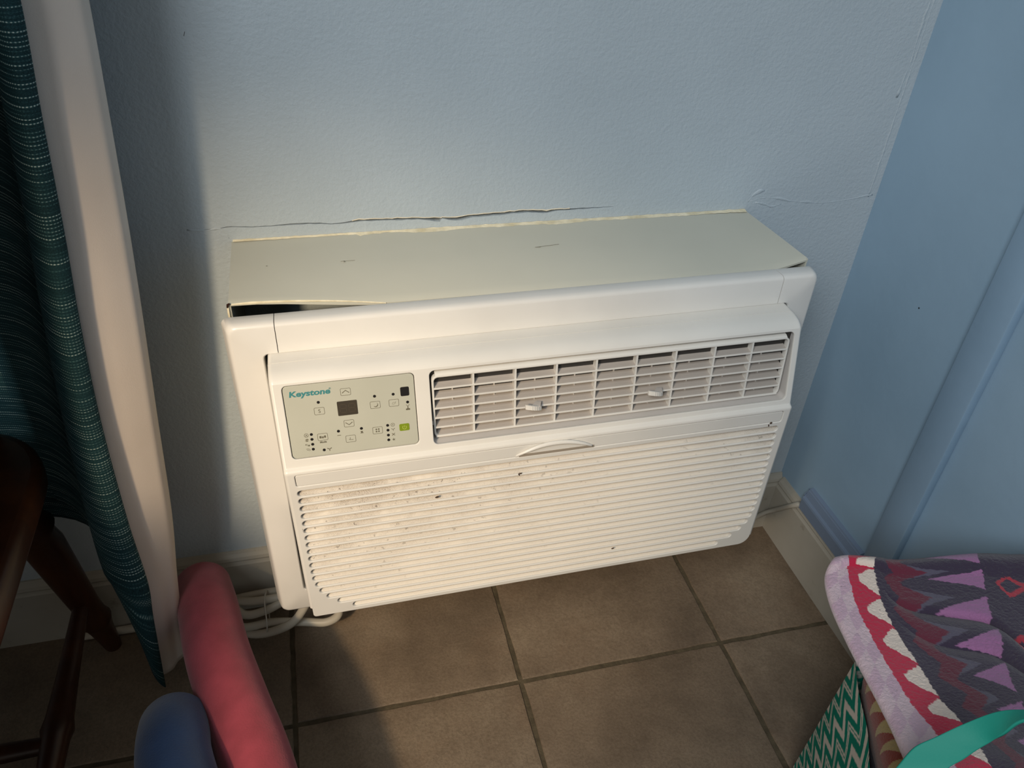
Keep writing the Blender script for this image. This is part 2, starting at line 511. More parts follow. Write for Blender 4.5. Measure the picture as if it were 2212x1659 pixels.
# top sheet: gently bowed and with a rolled front lip
bm = bmesh.new(); rows = []
for j in range(25):
    t = j/24; r = []
    for (u, dz) in ((0, 0), (.25, .0002), (.5, .0004), (.75, .0004), (.93, .0002), (.975, .0003), (1.0, -.0006), (1.0, -.0030), (.985, -.0032), (.97, -.0030), (.5, -.0028), (0, -.003)):
        x0 = SX0 + (SF0-SX0)*u; x1 = SX1 + (SF1-SX1)*u
        sag = min(1, t/.26)*min(1, (1-t)/.08); sag = sag*sag*(3-2*sag)
        z = SZ + dz - (.0012*(2*abs(t-.5))**6) - .0115*sag*u**4
        r.append((x0+(x1-x0)*t, -.0001 + (SY+.0001)*u - .005*sag*u**4, z))
    rows.append(r)
bm_grid(bm, rows, close_u=True)
W(from_bm('top_panel', bm, M['sleeve'], sl, True, 50))
slab('side_panel', [(SX0, -.0002, SB), (SX0, -.0002, SZ-.0012), (SF0, SY, SZ-.0012), (SF0, SY, SB)], M['sleeve'], (-1, 0, 0), .0022, .0006)
slab('side_panel', [(SX1, -.0002, SB), (SX1, -.0002, SZ-.0012), (SF1, SY, SZ-.0012), (SF1, SY, SB)], M['sleeve'], (1, 0, 0), .0022, .0006)
slab('bottom_panel', [(SX0, -.0002, SB), (SX1, -.0002, SB), (SF1, SY, SB), (SF0, SY, SB)], M['sleeve'], (0, 0, -1), .0022, .0006)
# cream lip on the front edge, brighter where the paint has worn
W(tube('worn_lip', [(SF0+.003, SY-.0008, SZ-.0018)]+[(SF0+.003+(.16*i/8), SY-.0010-.005*(i/8)**2*.9, SZ-.0012-.0115*(i/8)**2*.95) for i in range(1, 9)], [.0006]+[.0014-.0001*i for i in range(8)], M['cream'], sl, 6))
W(tube('worn_lip', [(SF0-.0006, SY-.0006, SZ-.002), (SF0-.0008, SY-.001, SZ-.012), (SF0-.0008, SY-.001, SZ-.03)], [.0012, .0014, .001], M['cream'], sl, 6))
W(tube('worn_lip', [(SF0+.0014, SY-.001, SZ-.0008), (SF0-.0004, SY-.002, SZ-.0012), (SF0-.0012, SY-.0012, SZ-.005)], [.0011, .0014, .0010], M['wood'], sl, 6))
# ragged cream edge of bare metal and caulk where the wall paint stops
bm = bmesh.new(); rows = []
for i in range(141):
    t = i/140; x = SX0+.0015 + (SX1-SX0-.003)*t
    w = .0042 + .0035*noise.noise(Vector((x*18, 0, 0))) + .0016*noise.noise(Vector((x*120, 5, 0)))
    if t < .22: w = .0022 + .001*noise.noise(Vector((x*90, 5, 0)))
    w = max(w, .0009)
    up = .0012 + .0014*abs(noise.noise(Vector((x*150, 2, 0))))
    rows.append([(x, -.0003, SZ+up), (x, -.0012, SZ+.0012), (x, -w*.75, SZ+.0009), (x, -w*1.6, SZ+.0001)])
bm_grid(bm, rows)
W(from_bm('caulk_edge', bm, M['cream'], sl, True))
# specks and scratches on the sleeve top
for (x, y, w, d, a) in ((-.838, -.070, .0014, .0010, .4), (-.752, -.072, .0012, .0030, .2), (-.748, -.071, .016, .0004, .02), (-.507, -.067, .030, .0005, .12), (-.52, -.069, .007, .0006, -.1)):
    o = box('scratch', (-w/2, -d/2, 0), (w/2, d/2, .0002), M['scratch'], sl)
    o.matrix_parent_inverse = Matrix.Translation(sl.location).inverted()
    o.location = (x, y, SZ+.0004); o.rotation_euler = (0, 0, a)

# ------------------------------------------------------------------ air conditioner (local frame, origin on its centre line)
TH = math.radians(.5)
OZ = .40
ac = tag(empty('air_conditioner', (-.5375, 0, OZ), (0, -TH, 0)), 'white through-wall air conditioner with louvers, control panel and dusty ribbed intake grille', 'air conditioner')
def kx(z): return 1 - .06*(.21 - z)
def warp(o):
    for v in o.data.vertices: v.co.x *= kx(v.co.z)
    return o
# ---- trim frame
def frame_bm():
    bm = bmesh.new()
    loops = []
    for hw, zt, zb, y, r in ((.3440, .2445, -.2125, -.157, .006), (.3462, .2462, -.2125, -.160, .008), (.3425, .2478, -.2095, -.174, .009), (.3405, .2476, -.2080, -.1795, .009),
                             (.3385, .2458, -.2060, -.1822, .009), (.3360, .2435, -.2035, -.1832, .009),
                             (.3090, .2120, -.1700, -.1832, .006), (.3080, .2110, -.1690, -.1822, .006), (.3080, .2110, -.1690, -.157, .006)):
        loops.append([(p[0], y, p[1]) for p in rr(-hw, zb, hw, zt, r, 6)])
    bm_grid(bm, loops, close_u=True, close_v=True)
    return bm
SEAM = .2925
for nm, cuts in (('frame_corner_piece', [((-SEAM-.0004, 0, 0), (1, 0, 0))]), ('frame_corner_piece', [((SEAM+.0004, 0, 0), (-1, 0, 0))]),
                 ('frame_top_rail', [((-SEAM+.0004, 0, 0), (-1, 0, 0)), ((SEAM-.0004, 0, 0), (1, 0, 0)), ((0, 0, 0), (0, 0, -1))]),
                 ('frame_bottom_rail', [((-SEAM+.0004, 0, 0), (-1, 0, 0)), ((SEAM-.0004, 0, 0), (1, 0, 0)), ((0, 0, 0), (0, 0, 1))])):
    bm = frame_bm()
    for co, no in cuts:
        r = bmesh.ops.bisect_plane(bm, geom=bm.verts[:]+bm.edges[:]+bm.faces[:], plane_co=co, plane_no=no, clear_outer=True)
        ed = [e for e in r['geom_cut'] if isinstance(e, bmesh.types.BMEdge)]
        if ed: bmesh.ops.holes_fill(bm, edges=ed)
    from_bm(nm, bm, M['frame_plastic'], ac, True, 35)

# ---- casing shell: curved top, side walls, ledge; the two face plates are set into it
HW = .3040
A1, B1 = Vector((0, -.2265, .2025)), Vector((0, -.2505, .1090))
A2, B2 = Vector((0, -.2556, .1030)), Vector((0, -.2600, -.1300))
top_prof = [(-.150, .2112), (-.178, .2115), (-.2008, .2115), (-.2010, .2106), (-.2013, .2106), (-.2015, .2115), (-.2080, .2111), (-.2135, .2103), (-.2185, .2088), (-.2228, .2062), (-.2250, .2042), (-.2265, .2025)]
bm = bmesh.new()
def xs_row(y, z, inset=0):
    e = HW - inset
    return [(-e+.004, y+.004, z-.004), (-e, y+.004, z-.0008)] if False else [(x, y, z) for x in (-e, -e+.0012, -.2, 0, .2, e-.0012, e)]
ins = [.0035]*len(top_prof)
bm_grid(bm, [xs_row(y, z, i) for (y, z), i in zip(top_prof, ins)])
led = [(-.2505, .1090), (-.2512, .1085), (-.2525, .1078), (-.2545, .1068), (-.2555, .1052), (-.2556, .1030)]
bm_grid(bm, [xs_row(y, z, .0035) for y, z in led])
# rounded side edges
prof = top_prof + led + [(-.2578, -.014), (-.2590, -.075), (-.2598, -.114)]
for sgn in (-1, 1):
    rows = []
    for i, (y, z) in enumerate(prof):
        a = prof[max(i-1, 0)]; b = prof[min(i+1, len(prof)-1)]
        dy, dz = b[0]-a[0], b[1]-a[1]; l = math.hypot(dy, dz); ny, nz = -dz/l, dy/l
        rows.append([(sgn*(HW-.0036), y, z), (sgn*(HW-.0018), y+ny*.0006, z+nz*.0006), (sgn*(HW-.0005), y+ny*.0018, z+nz*.0018), (sgn*HW, y+ny*.0040, z+nz*.0040), (sgn*HW, -.155, min(z, .2075))])
    bm_grid(bm, rows)
bmesh.ops.remove_doubles(bm, verts=bm.verts, dist=.0002)
warp(from_bm('casing', bm, M['plastic'], ac, True, 40))

def plane_mat(A, B):
    up = (A - B).normalized(); x = Vector((1, 0, 0)); n = x.cross(up)
    if n.y > 0: n = -n; x = -x
    mm = Matrix((x, up, n)).transposed().to_4x4(); mm.translation = A
    return mm
P1, P2 = plane_mat(A1, B1), plane_mat(A2, B2)
L1, L2 = (A1-B1).length, (A2-B2).length

def plate(name, splines, thick, bev, PM, mat, parent, off=0.0, ang=35, res=1, dowarp=True):
    me = curve_mesh(splines, thick, bev, res)
    me.transform(PM @ Matrix.Translation((0, 0, off)))
    me.shade_smooth(); me.set_sharp_from_angle(angle=math.radians(ang))
    o = link_obj(name, me, mat, parent)
    if dowarp: warp(o)
    return o

CT = (-.2925, -.0872, -.1568, -.0030)      # control panel window (x0, t0, x1, t1)
HO = (-.1408, -.0908, .2945, -.0033)       # louver window
PW = HW-.0028
upper_outline = [(-PW, -L1-.0008), (PW, -L1-.0008), (PW, .0006), (-PW, .0006)]
face = plate('front_plate', [upper_outline, rr(*CT, .005), rr(*HO, .006)], .004, .0008, P1, M['plastic'], ac)

# slots
SL = [(-.2925, .0271), (-.2928, .0381), (-.2929, .0495), (-.2931, .0611), (-.2932, .0724), (-.2933, .0838), (-.2934, .0953), (-.2936, .1071), (-.2938, .1181),
      (-.2938, .1297), (-.2940, .1408), (-.2937, .1522), (-.2935, .164), (-.2913, .1762), (-.2877, .1875), (-.2804, .199), (-.2684, .2103), (-.2507, .2201)]
SRx = [.2952, .2958, .2962, .2964, .2968, .2972, .2978, .2982, .2986, .2988, .2990, .2992, .2985, .2968, .2936, .2862, .2742, .2560]
ZT = [.0278 + .01143*i for i in range(18)]
SH = .0043
sr_fix = lambda x: x - .004
slots = []
for (xl, _), xr, t in zip(SL, SRx, ZT):
    slots.append(rr(xl-.001, -t-SH, sr_fix(xr), -t+SH, SH*.98, 5))
band = (-.2935, -.0170, .2925, .0010-.0035)
band = (-.2932, -.0172, .2928, -.0012+.0)
lower_outline = rr(-HW, -L2, HW, .0, .0015, 2)
lo_pts = []
# larger radius on the lower right corner, small one lower left
rad = {'br': .016, 'bl': .004}
def corner(cx, cy, r, a0, n=6): return [(cx + r*math.cos(math.radians(a0+90*i/n)), cy + r*math.sin(math.radians(a0+90*i/n))) for i in range(n+1)]
lower_outline = [(PW, .0008)] + [(-PW, .0008)] + corner(-PW+rad['bl'], -L2+rad['bl'], rad['bl'], 180) + corner(PW-rad['br'], -L2+rad['br'], rad['br'], 270)
grille = plate('intake_grille', [lower_outline, rr(*band, .0025)] + slots, .0045, .0009, P2, M['plastic'], ac, ang=50, res=2)
# skirt that carries the plate outline back into the wall
sk = corner(-PW+rad['bl'], -L2+rad['bl'], rad['bl'], 180) + corner(PW-rad['br'], -L2+rad['br'], rad['br'], 270)
sk = [(-PW-.0003, -L2+.022)] + sk + [(PW+.0003, -L2+.022)]
bm = bmesh.new(); bm_grid(bm, [[P2 @ Vector((p[0]*(1+.0008*(d > 0)), p[1]-.0004*(d > 0), -.0012-d)) for p in sk] for d in (0, .003, .09)])
warp(from_bm('skirt', bm, M['plastic'], ac, True, 50))
# band insert
plate('name_strip', [rr(band[0]+.0006, band[1]+.0006, band[2]-.0006, band[3]-.0006, .0022)], .003, .0005, P2, M['plastic'], ac, off=-.0004)
# backing of the casing so that the slots read as shallow pockets, one slanted slat behind each
for (xl, _), xr, t in zip(SL, SRx, ZT):
    bm = bmesh.new()
    x0, x1 = xl-.004, sr_fix(xr)+.003
    prof = [(-t+.0066, -.0095), (-t+.0060, -.0125), (-t-.0056, -.0050), (-t-.0053, -.0008), (-t-.0046, -.0014), (-t-.0026, -.0052), (-t+.0002, -.0088), (-t+.0040, -.0098)]
    A = [bm.verts.new(P2 @ Vector((x0, p[0], p[1]))) for p in prof]; B = [bm.verts.new(P2 @ Vector((x1, p[0], p[1]))) for p in prof]
    n = len(prof)
    for i in range(n): bm.faces.new((A[i], A[(i+1) % n], B[(i+1) % n], B[i]))
    bm.faces.new(A); bm.faces.new(B[::-1])
    warp(from_bm('slat', bm, M['dusty'], grille, True, 35))

# handle: a curved pull arching over the strip with the finger recess beneath it
bm = bmesh.new(); rows = []
N = 28
for i in range(N+1):
    u = -1 + 2*i/N
    x = -.0010 + u*.0470
    t = -.0152 + .0146*(1-abs(u)**2.2)
    w = .0023*(1-.25*u*u)
    lift = .0040*(1-u**6)
    c = []
    for a in range(10):
        an = 2*PI*a/10
        c.append(P2 @ Vector((x - u*.0006*math.sin(an), t + w*math.sin(an) - .0012*(1-u*u)*max(0, math.cos(an)), max(-.0003, lift*.55 + lift*.55*math.cos(an)))))
    rows.append(c)
vs, _ = bm_grid(bm, rows, close_u=True); bm.faces.new(vs[0][::-1]); bm.faces.new(vs[-1])
warp(from_bm('pull_handle', bm, M['plastic'], ac, True, 70))
bm = bmesh.new()
bm_box(bm, (-.044, -.0172, -.0004), (.047, -.0138, .0002))
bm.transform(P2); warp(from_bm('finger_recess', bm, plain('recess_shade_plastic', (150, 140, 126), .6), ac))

# small flakes of dirt on the front
for x, t, a, w, h_ in ((.2790, -.0172, .6, .0030, .0022), (.2765, -.0205, .1, .0012, .0034), (-.0430, -.0440, .4, .0012, .0036), (-.0412, -.0425, .1, .0030, .0012), (-.1405, -.0610, .3, .0040, .0022), (.0930, -.1980, .2, .0034, .0012)):
    me = D.meshes.new('dirt_flake')
    q = [(w*.5*math.cos(b)*(1+.3*math.sin(b*3)), h_*.5*math.sin(b)) for b in [2*PI*i/9 for i in range(9)]]
    me.from_pydata([P2 @ Vector((x+c_[0]*math.cos(a)-c_[1]*math.sin(a), t+c_[0]*math.sin(a)+c_[1]*math.cos(a), z)) for z in (-.0003, .0009) for c_ in q], [], [list(range(9, 18))] + [[i, (i+1) % 9, 9+(i+1) % 9, 9+i] for i in range(9)])
    warp(link_obj('dirt_flake', me, M['dirt'], ac))

# inner chassis so nothing shows through
box('chassis', (-.300, -.2200, -.125), (.300, -.030, .150), M['dark'], ac)

# ---- louver assembly
lou = empty('louver_assembly'); lou.parent = ac
GA, GB = Vector((0, -.2290, .1990)), Vector((0, -.2385, .1175))
PG = plane_mat(GA, GB); LG = (GA-GB).length
gx0, gx1 = -.1385, .2895
gt0, gt1 = -.0836, -.0056
# pocket behind the opening
bm = bmesh.new()
hx0, hx1 = HO[0], HO[2]
front = [P1 @ Vector((p[0], p[1], -.0035)) for p in rr(HO[0]-.0002, HO[1]-.0002, HO[2]+.0002, HO[3]+.0002, .006, 5)]
back = [Vector((v.x, -.2215+.0, min(v.z, .2000))) for v in front]
mid = [Vector((v.x, (v.y*.3 - .2215*.7), v.z)) for v in front]
bm_grid(bm, [front, mid, back], close_u=True)
warp(from_bm('louver_pocket', bm, M['plastic_in'], ac, True, 50))
bm = bmesh.new(); bm_box(bm, (hx0, -.2215, .112), (hx1, -.2205, .2005)); warp(from_bm('coil_face', bm, M['fins'], ac))
def gp(x, t, d): return PG @ Vector((x, t, d))
# surrounding frame of the louver grid
me = curve_mesh([rr(gx0, gt0, gx1, gt1, .0065), rr(gx0+.0022, gt0+.0022, gx1-.0022, gt1-.0022, .0045)], .0075, .0007)
me.transform(PG); me.shade_smooth(); me.set_sharp_from_angle(angle=math.radians(40))
warp(link_obj('louver_frame', me, M['plastic'], lou))
bm = bmesh.new()
capr = [(gt1-.0012, -.0006), (gt1+.0000, -.0008), (gt1+.0022, -.0040), (gt1+.0030, -.0080), (gt1+.0020, -.0082), (gt1-.0012, -.0030)]
bm_grid(bm, [[gp(x, a, d) for a, d in capr] for x in (gx0+.004, gx1-.004)], close_u=True)
warp(from_bm('louver_top_cap', bm, M['plastic'], lou, True, 60))
HB = [-.0215, -.0340, -.0464, -.0587, -.0709]
def vane(x0, x1, t, mat):
    bm = bmesh.new()
    # cross section (t up, d outward): rounded nose then a thin blade sloping gently up towards the back
    prof = [(t-.0008, 0), (t+.0006, .0001), (t+.0010, -.0008), (t+.0022, -.0060), (t+.0042, -.0125), (t+.0032, -.0127), (t+.0008, -.0062), (t-.0008, -.0010)]
    A = [bm.verts.new(gp(x0, p[0], p[1])) for p in prof]; B = [bm.verts.new(gp(x1, p[0], p[1])) for p in prof]
    n = len(prof)
    for i in range(n):
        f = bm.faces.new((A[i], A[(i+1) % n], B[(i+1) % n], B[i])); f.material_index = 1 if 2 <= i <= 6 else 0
    bm.faces.new(A); bm.faces.new(B[::-1]); return bm
for t in HB:
    warp(from_bm('horizontal_vane', vane(gx0+.0018, gx1-.0018, t, None), [M['plastic'], M['vane_shade_dust']], lou))
bm = vane(gx0+.002, gx1-.002, gt0+.0010, None); warp(from_bm('horizontal_vane', bm, [M['plastic'], M['vane_shade_dust']], lou))
VX = [-.0932, -.0460, .0013, .0481, .0963, .1444, .1934, .2416]
for x in VX:
    bm = bmesh.new()
    A = [(gt1-.001, -.0006), (gt0+.001, -.0006), (gt0+.001, -.0100), (gt1-.001, -.0100)]
    F = [bm.verts.new(gp(x-.0011, a, d)) for a, d in A]; G = [bm.verts.new(gp(x+.0011, a, d)) for a, d in A]
    for i in range(4): bm.faces.new((F[i], F[(i+1) % 4], G[(i+1) % 4], G[i]))
    bm.faces.new(F); bm.faces.new(G[::-1])
    warp(from_bm('vertical_vane', bm, M['plastic'], lou))
for i in range(9):
    x = -.1150 + .0470*i
    bm = bmesh.new(); bm_box(bm, (x-.0008, gt0+.003, -.0135), (x+.0008, gt1-.001, -.0098)); bm.transform(PG)
    warp(from_bm('rear_fin', bm, M['plastic_in'], lou))
# direction knobs: ridged curved tips on flat stems
def knob(xc, tc):
    root_bm = bmesh.new()
    rows = []; N = 14; W2 = .0098
    for i in range(N+1):
        u = -1 + 2*i/N
        x = xc + u*W2
        rid = .00045*(1 if i % 2 else 0) if u > -.5 else .0002
        d = .0095 - .0012*(u+.2)**2*3 + rid
        tt = tc - .0026*u - .0014*(u*u) 
        rows.append([gp(x, tt+.0028, d-.0012), gp(x, tt+.0025, d), gp(x, tt-.0025, d+.0004), gp(x, tt-.0029, d-.0010), gp(x, tt-.0025, d-.0024), gp(x, tt+.0025, d-.0024)])
    vs, _ = bm_grid(root_bm, rows, close_u=True); root_bm.faces.new(vs[0][::-1]); root_bm.faces.new(vs[-1])
    k = warp(from_bm('direction_knob', root_bm, M['plastic'], lou, True, 30))
    bm = bmesh.new()
    q = [(xc-.004, .0075), (xc+.0075, .0072), (xc+.0110, -.002), (xc+.0050, -.004)]
    a = [bm.verts.new(gp(x, tc+.0010, d)) for x, d in q]; b = [bm.verts.new(gp(x, tc-.0004, d)) for x, d in q]
    bm.faces.new(a); bm.faces.new(b[::-1])
    for i in range(4): bm.faces.new((a[i], b[i], b[(i+1) % 4], a[(i+1) % 4]))
    o = from_bm('knob_stem', bm, M['plastic_in'], lou); warp(o)
knob(-.0260, -.0550)
knob(.1215, -.0560)
bm = bmesh.new(); bm_box(bm, (gx0-.0030, -.068, -.006), (gx0+.0006, -.0625, -.0015), .0008); bm.transform(PG)
warp(from_bm('pivot_pin', bm, M['plastic'], lou, True, 40))

# ---- control panel
def cplate(name, splines, thick, mat, parent, off, bev=0): return plate(name, splines, thick, bev, P1, mat, parent, off=off, ang=40)
ctrl = cplate('control_panel', [rr(CT[0]+.0007, CT[1]+.0007, CT[2]-.0007, CT[3]-.0007, .0045)], .003, M['control'], ac, -.0008, .0004)
F = -.0008
def circ(x, t, r, n=14): return [(x+r*math.cos(2*PI*i/n), t+r*math.sin(2*PI*i/n)) for i in range(n)]
def pr(name, splines, mat, off=.00012, parent=None): return cplate(name, splines, .0002, mat, parent or ctrl, F+off)
def textp(name, s_, x, t, size, mat, off=.00015, **kw):
    me = text_mesh(s_, size, **kw)
    me.transform(P1 @ Matrix.Translation((x, t, F+off)))
    return warp(link_obj(name, me, mat, ctrl))
def button(x, t, w=.0107, h=.0082):
    return pr('button', [rr(x-w/2, t-h/2, x+w/2, t+h/2, .0013, 3), rr(x-w/2+.0004, t-h/2+.0004, x+w/2-.0004, t+h/2-.0004, .0010, 3)], M['print_dark'])
def stroke(pts, w):
    """open polyline to a thin closed outline"""
    L = []; R_ = []
    for i, p in enumerate(pts):
        a = pts[max(i-1, 0)]; b = pts[min(i+1, len(pts)-1)]
        dx, dy = b[0]-a[0], b[1]-a[1]; l = math.hypot(dx, dy) or 1
        L.append((p[0]-dy/l*w/2, p[1]+dx/l*w/2)); R_.append((p[0]+dy/l*w/2, p[1]-dx/l*w/2))
    return L + R_[::-1]
def icon(x, t, spl): return pr('icon', [[(x+a, t+b) for a, b in s_] for s_ in spl], M['print_dark'], .00014)
textp('brand_lettering', 'Keystone', -.2657, -.0134, .0086, M['teal_print'], shear=.12, sx=1.27, bold=.00028)
textp('brand_lettering', '®', -.2447, -.0108, .0028, M['teal_print'])
for x, t in ((-.2292, -.0164), (-.2295, -.0528), (-.2581, -.0348), (-.2002, -.0351), (-.1804, -.0352), (-.2005, -.0650), (-.2584, -.0648), (-.2296, -.0709)):
    button(x, t)
icon(-.2292, -.0160, [stroke([(-.0036, -.0016), (0, .0012), (.0036, -.0016)], .0008)])
icon(-.2295, -.0530, [stroke([(-.0036, .0014), (0, -.0014), (.0036, .0014)], .0008)])
textp('icon', 'S', -.2581, -.0350, .0056, M['print_dark'])
icon(-.1998, -.0351, [[(.0026*math.cos(a), .0026*math.sin(a)) for a in [math.radians(d) for d in range(-140, 61, 20)]] + [(-.0010+.0026*math.cos(a)+.0004, .0008+.0026*math.sin(a)) for a in [math.radians(d) for d in range(40, -121, -20)]]])
# faint leaf on the pale button
icon(-.1804, -.0354, [stroke([(-.0022, -.0012), (-.0008, .0010), (.0010, .0004), (.0022, .0016)], .0002), stroke([(-.0016, -.0016), (.0008, -.0010), (.0020, .0006)], .0002)])
# fan on its button
fan = []
for q in range(4):
    a = PI/4 + q*PI/2
    fan.append([(.0018*math.cos(a)+r_*math.cos(b)*1.0, .0018*math.sin(a)+r_*math.sin(b)) for r_, b in [(.0010, a+c) for c in (-2, -1, 0, 1, 2, 3)]])
icon(-.2005, -.0650, fan)
icon(-.2584, -.0648, [rr(-.0034, -.0014, -.0012, .0012, .0004, 2), rr(-.0008, -.0016, .0010, .0006, .0004, 2), rr(.0014, -.0012, .0034, .0014, .0006, 2)])
textp('icon', 'Mode', -.2585, -.0708, .0030, M['print_dark'], bold=.0001)
icon(-.2296, -.0709, [stroke([(-.0006, .0016), (-.0006, -.0012), (.0026, -.0012)], .0005), stroke([(-.0018, -.0002), (-.0010, -.0012)], .0005)])
icon(-.2413, -.0654, [rr(-.0019, -.0003, .0019, .0003, .0001, 1)])
def hourglass(x, t, s_=1.0): icon(x, t, [[(-.0019*s_, .0022*s_), (.0019*s_, .0022*s_), (.0004*s_, 0), (-.0004*s_, 0)], [(0, .0004*s_), (-.0020*s_, -.0022*s_), (.0020*s_, -.0022*s_)]])
icon(-.2173, -.0648, [[(-.0013, .0013), (.0011, .0013), (.0011, -.0002), (.0019, -.0013), (-.0017, -.0013), (-.0008, -.0002)]])
icon(-.1660, -.0420, [stroke([(-.0018, .0028), (0, .0012), (.0018, .0028)], .0005), [(-.0004, .0012), (.0004, .0012), (.0005, -.0012), (.0022, -.0018), (.0022, -.0034), (-.0022, -.0034), (-.0022, -.0018), (-.0005, -.0012)]])
icon(-.2530, -.0801, [stroke([(-.0024, .0014), (0, .0002), (.0024, .0014)], .0009), rr(-.0004, -.0020, .0004, .0002, .0001, 1)])
# mode column: letter in a ring, snowflake, drops, fan
icon(-.2749, -.0609, [circ(0, 0, .0023, 18), circ(0, 0, .0019, 18)])
textp('icon', 'A', -.2749, -.0610, .0034, M['print_dark'])
for (x, t) in ((-.2749, -.0665),):
    icon(x, t, [stroke([(-.0021*math.cos(a), -.0021*math.sin(a)), (.0021*math.cos(a), .0021*math.sin(a))], .0005) for a in (0.3, 1.35, 2.4)][:1] + [circ(.0012*math.cos(a), .0012*math.sin(a), .0006, 8) for a in (1.2, 2.2, 4.3, 5.3)])
icon(-.2750, -.0721, [circ(-.0016, .0004, .0007, 8), circ(.0014, -.0008, .0010, 8), rr(-.0004, -.0012, 0, .0010, .0001, 1)])
icon(-.2750, -.0777, [stroke([(-.0020, .0008), (0, .0012), (.0018, .0002), (.0022, -.0012)], .0004), stroke([(-.0014, -.0004), (.0002, -.0002), (.0012, -.0014)], .0004)])
# fan speed column
icon(-.1839, -.0606, [circ(0, 0, .0021, 18), circ(0, 0, .0017, 18)]); icon(-.1839, -.0606, [circ(0, 0, .0006, 8)])
icon(-.1839, -.0662, [stroke([(-.0019, .0012), (0, 0), (.0019, .0012)], .0006), stroke([(0, 0), (0, -.0016)], .0005)])
icon(-.1840, -.0720, [stroke([(-.0016, -.0014), (.0016, .0014)], .0006)]); icon(-.1840, -.0720, [stroke([(-.0016, .0014), (.0016, -.0014)], .0006)])
star = []
for i in range(10):
    a = PI/2 + i*PI/5; r_ = .0020 if i % 2 == 0 else .0007
    star.append((r_*math.cos(a), r_*math.sin(a)))
icon(-.1842, -.0781, [star])
for x, t in ((-.2580, -.0248), (-.2000, -.0251), (-.1804, -.0252), (-.1659, -.0361), (-.2415, -.0604), (-.2173, -.0604), (-.2696, -.0604), (-.2697, -.0661), (-.2697, -.0719), (-.2698, -.0777),
             (-.2587, -.0802), (-.1894, -.0606), (-.1895, -.0663), (-.1896, -.0722), (-.1897, -.0779)):
    pr('indicator_light', [circ(x, t, .0016)], M['dot'], .0002)
dsp = pr('display', [rr(-.2395, -.0430, -.2188, -.0266, .0010, 3)], M['display'], .0003)
def seg7(x, t):
    w, h = .0028, .0046
    return [rr(x-w, t-.0003, x+w, t+.0003, .0001, 1), rr(x-w, t+h-.0003, x+w, t+h+.0003, .0001, 1), rr(x-w, t-h-.0003, x+w, t-h+.0003, .0001, 1),
            rr(x-w-.0007, t+.0006, x-w-.0001, t+h-.0006, .0001, 1), rr(x+w+.0001, t+.0006, x+w+.0007, t+h-.0006, .0001, 1),
            rr(x-w-.0007, t-h+.0006, x-w-.0001, t-.0006, .0001, 1), rr(x+w+.0001, t-h+.0006, x+w+.0007, t-.0006, .0001, 1)]
pr('display_digits', seg7(-.2335, -.0348) + seg7(-.2245, -.0348), M['digit'], .0004)
pr('receiver_window', [rr(-.1726, -.0286, -.1634, -.0182, .0014, 3)], M['dot'], .0003)
pr('power_button', [rr(-.1770, -.0691, -.1662, -.0609, .0014, 3)], M['green_button'], .0003)
arc = [(.0021*math.cos(math.radians(d)), .0021*math.sin(math.radians(d))) for d in range(125, 416, 15)]
pr('power_icon', [[(-.1715+a, -.0652+b) for a, b in stroke(arc, .0005)], [(-.1715+a, -.0652+b) for a, b in rr(-.00025, -.0002, .00025, .0026, .0001, 1)]], M['green_print'], .0005)

# ------------------------------------------------------------------ power cord coiled under the left end
cp = [(-.842, -.060, .19), (-.846, -.088, .11), (-.862, -.098, .075), (-.883, -.097, .050), (-.917, -.092, .034), (-.944, -.084, .030), (-.972, -.066, .034), (-.985, -.045, .045),
      (-.965, -.040, .056), (-.930, -.050, .062), (-.895, -.053, .066), (-.850, -.050, .066), (-.815, -.062, .058), (-.806, -.088, .048), (-.826, -.098, .044), (-.862, -.090, .044), (-.909, -.078, .040), (-.948, -.080, .041), (-.985, -.068, .046), (-.993, -.048, .052), (-.975, -.036, .058),
      (-.948, -.064, .052), (-.917, -.066, .055), (-.885, -.058, .062), (-.850, -.040, .058), (-.83, -.034, .050), (-.86, -.028, .050), (-.895, -.028, .052), (-.92, -.028, .052), (-.958, -.029, .050), (-1.00, -.026, .035), (-1.04, -.021, .014), (-1.10, -.0195, .0072), (-1.2, -.0195, .0072)]
cord = tag(tube('power_cord', crom(cp, 8), .0066, M['cord'], None, 10), 'coiled white power cord lying under the left end of the air conditioner', 'cord')
for x, z0, z1 in ((-.914, .030, .074),):
    bm = bmesh.new()
    loop = []
    for i in range(16):
        a = 2*PI*i/16; loop.append(Vector((x+.001*math.sin(3*a), -.062+.036*math.cos(a), .050+.022*math.sin(a))))
    loop.append(loop[0]); bm_tube(bm, loop, .0011, 6)
    from_bm('cable_tie', bm, M['tie'], cord, True)

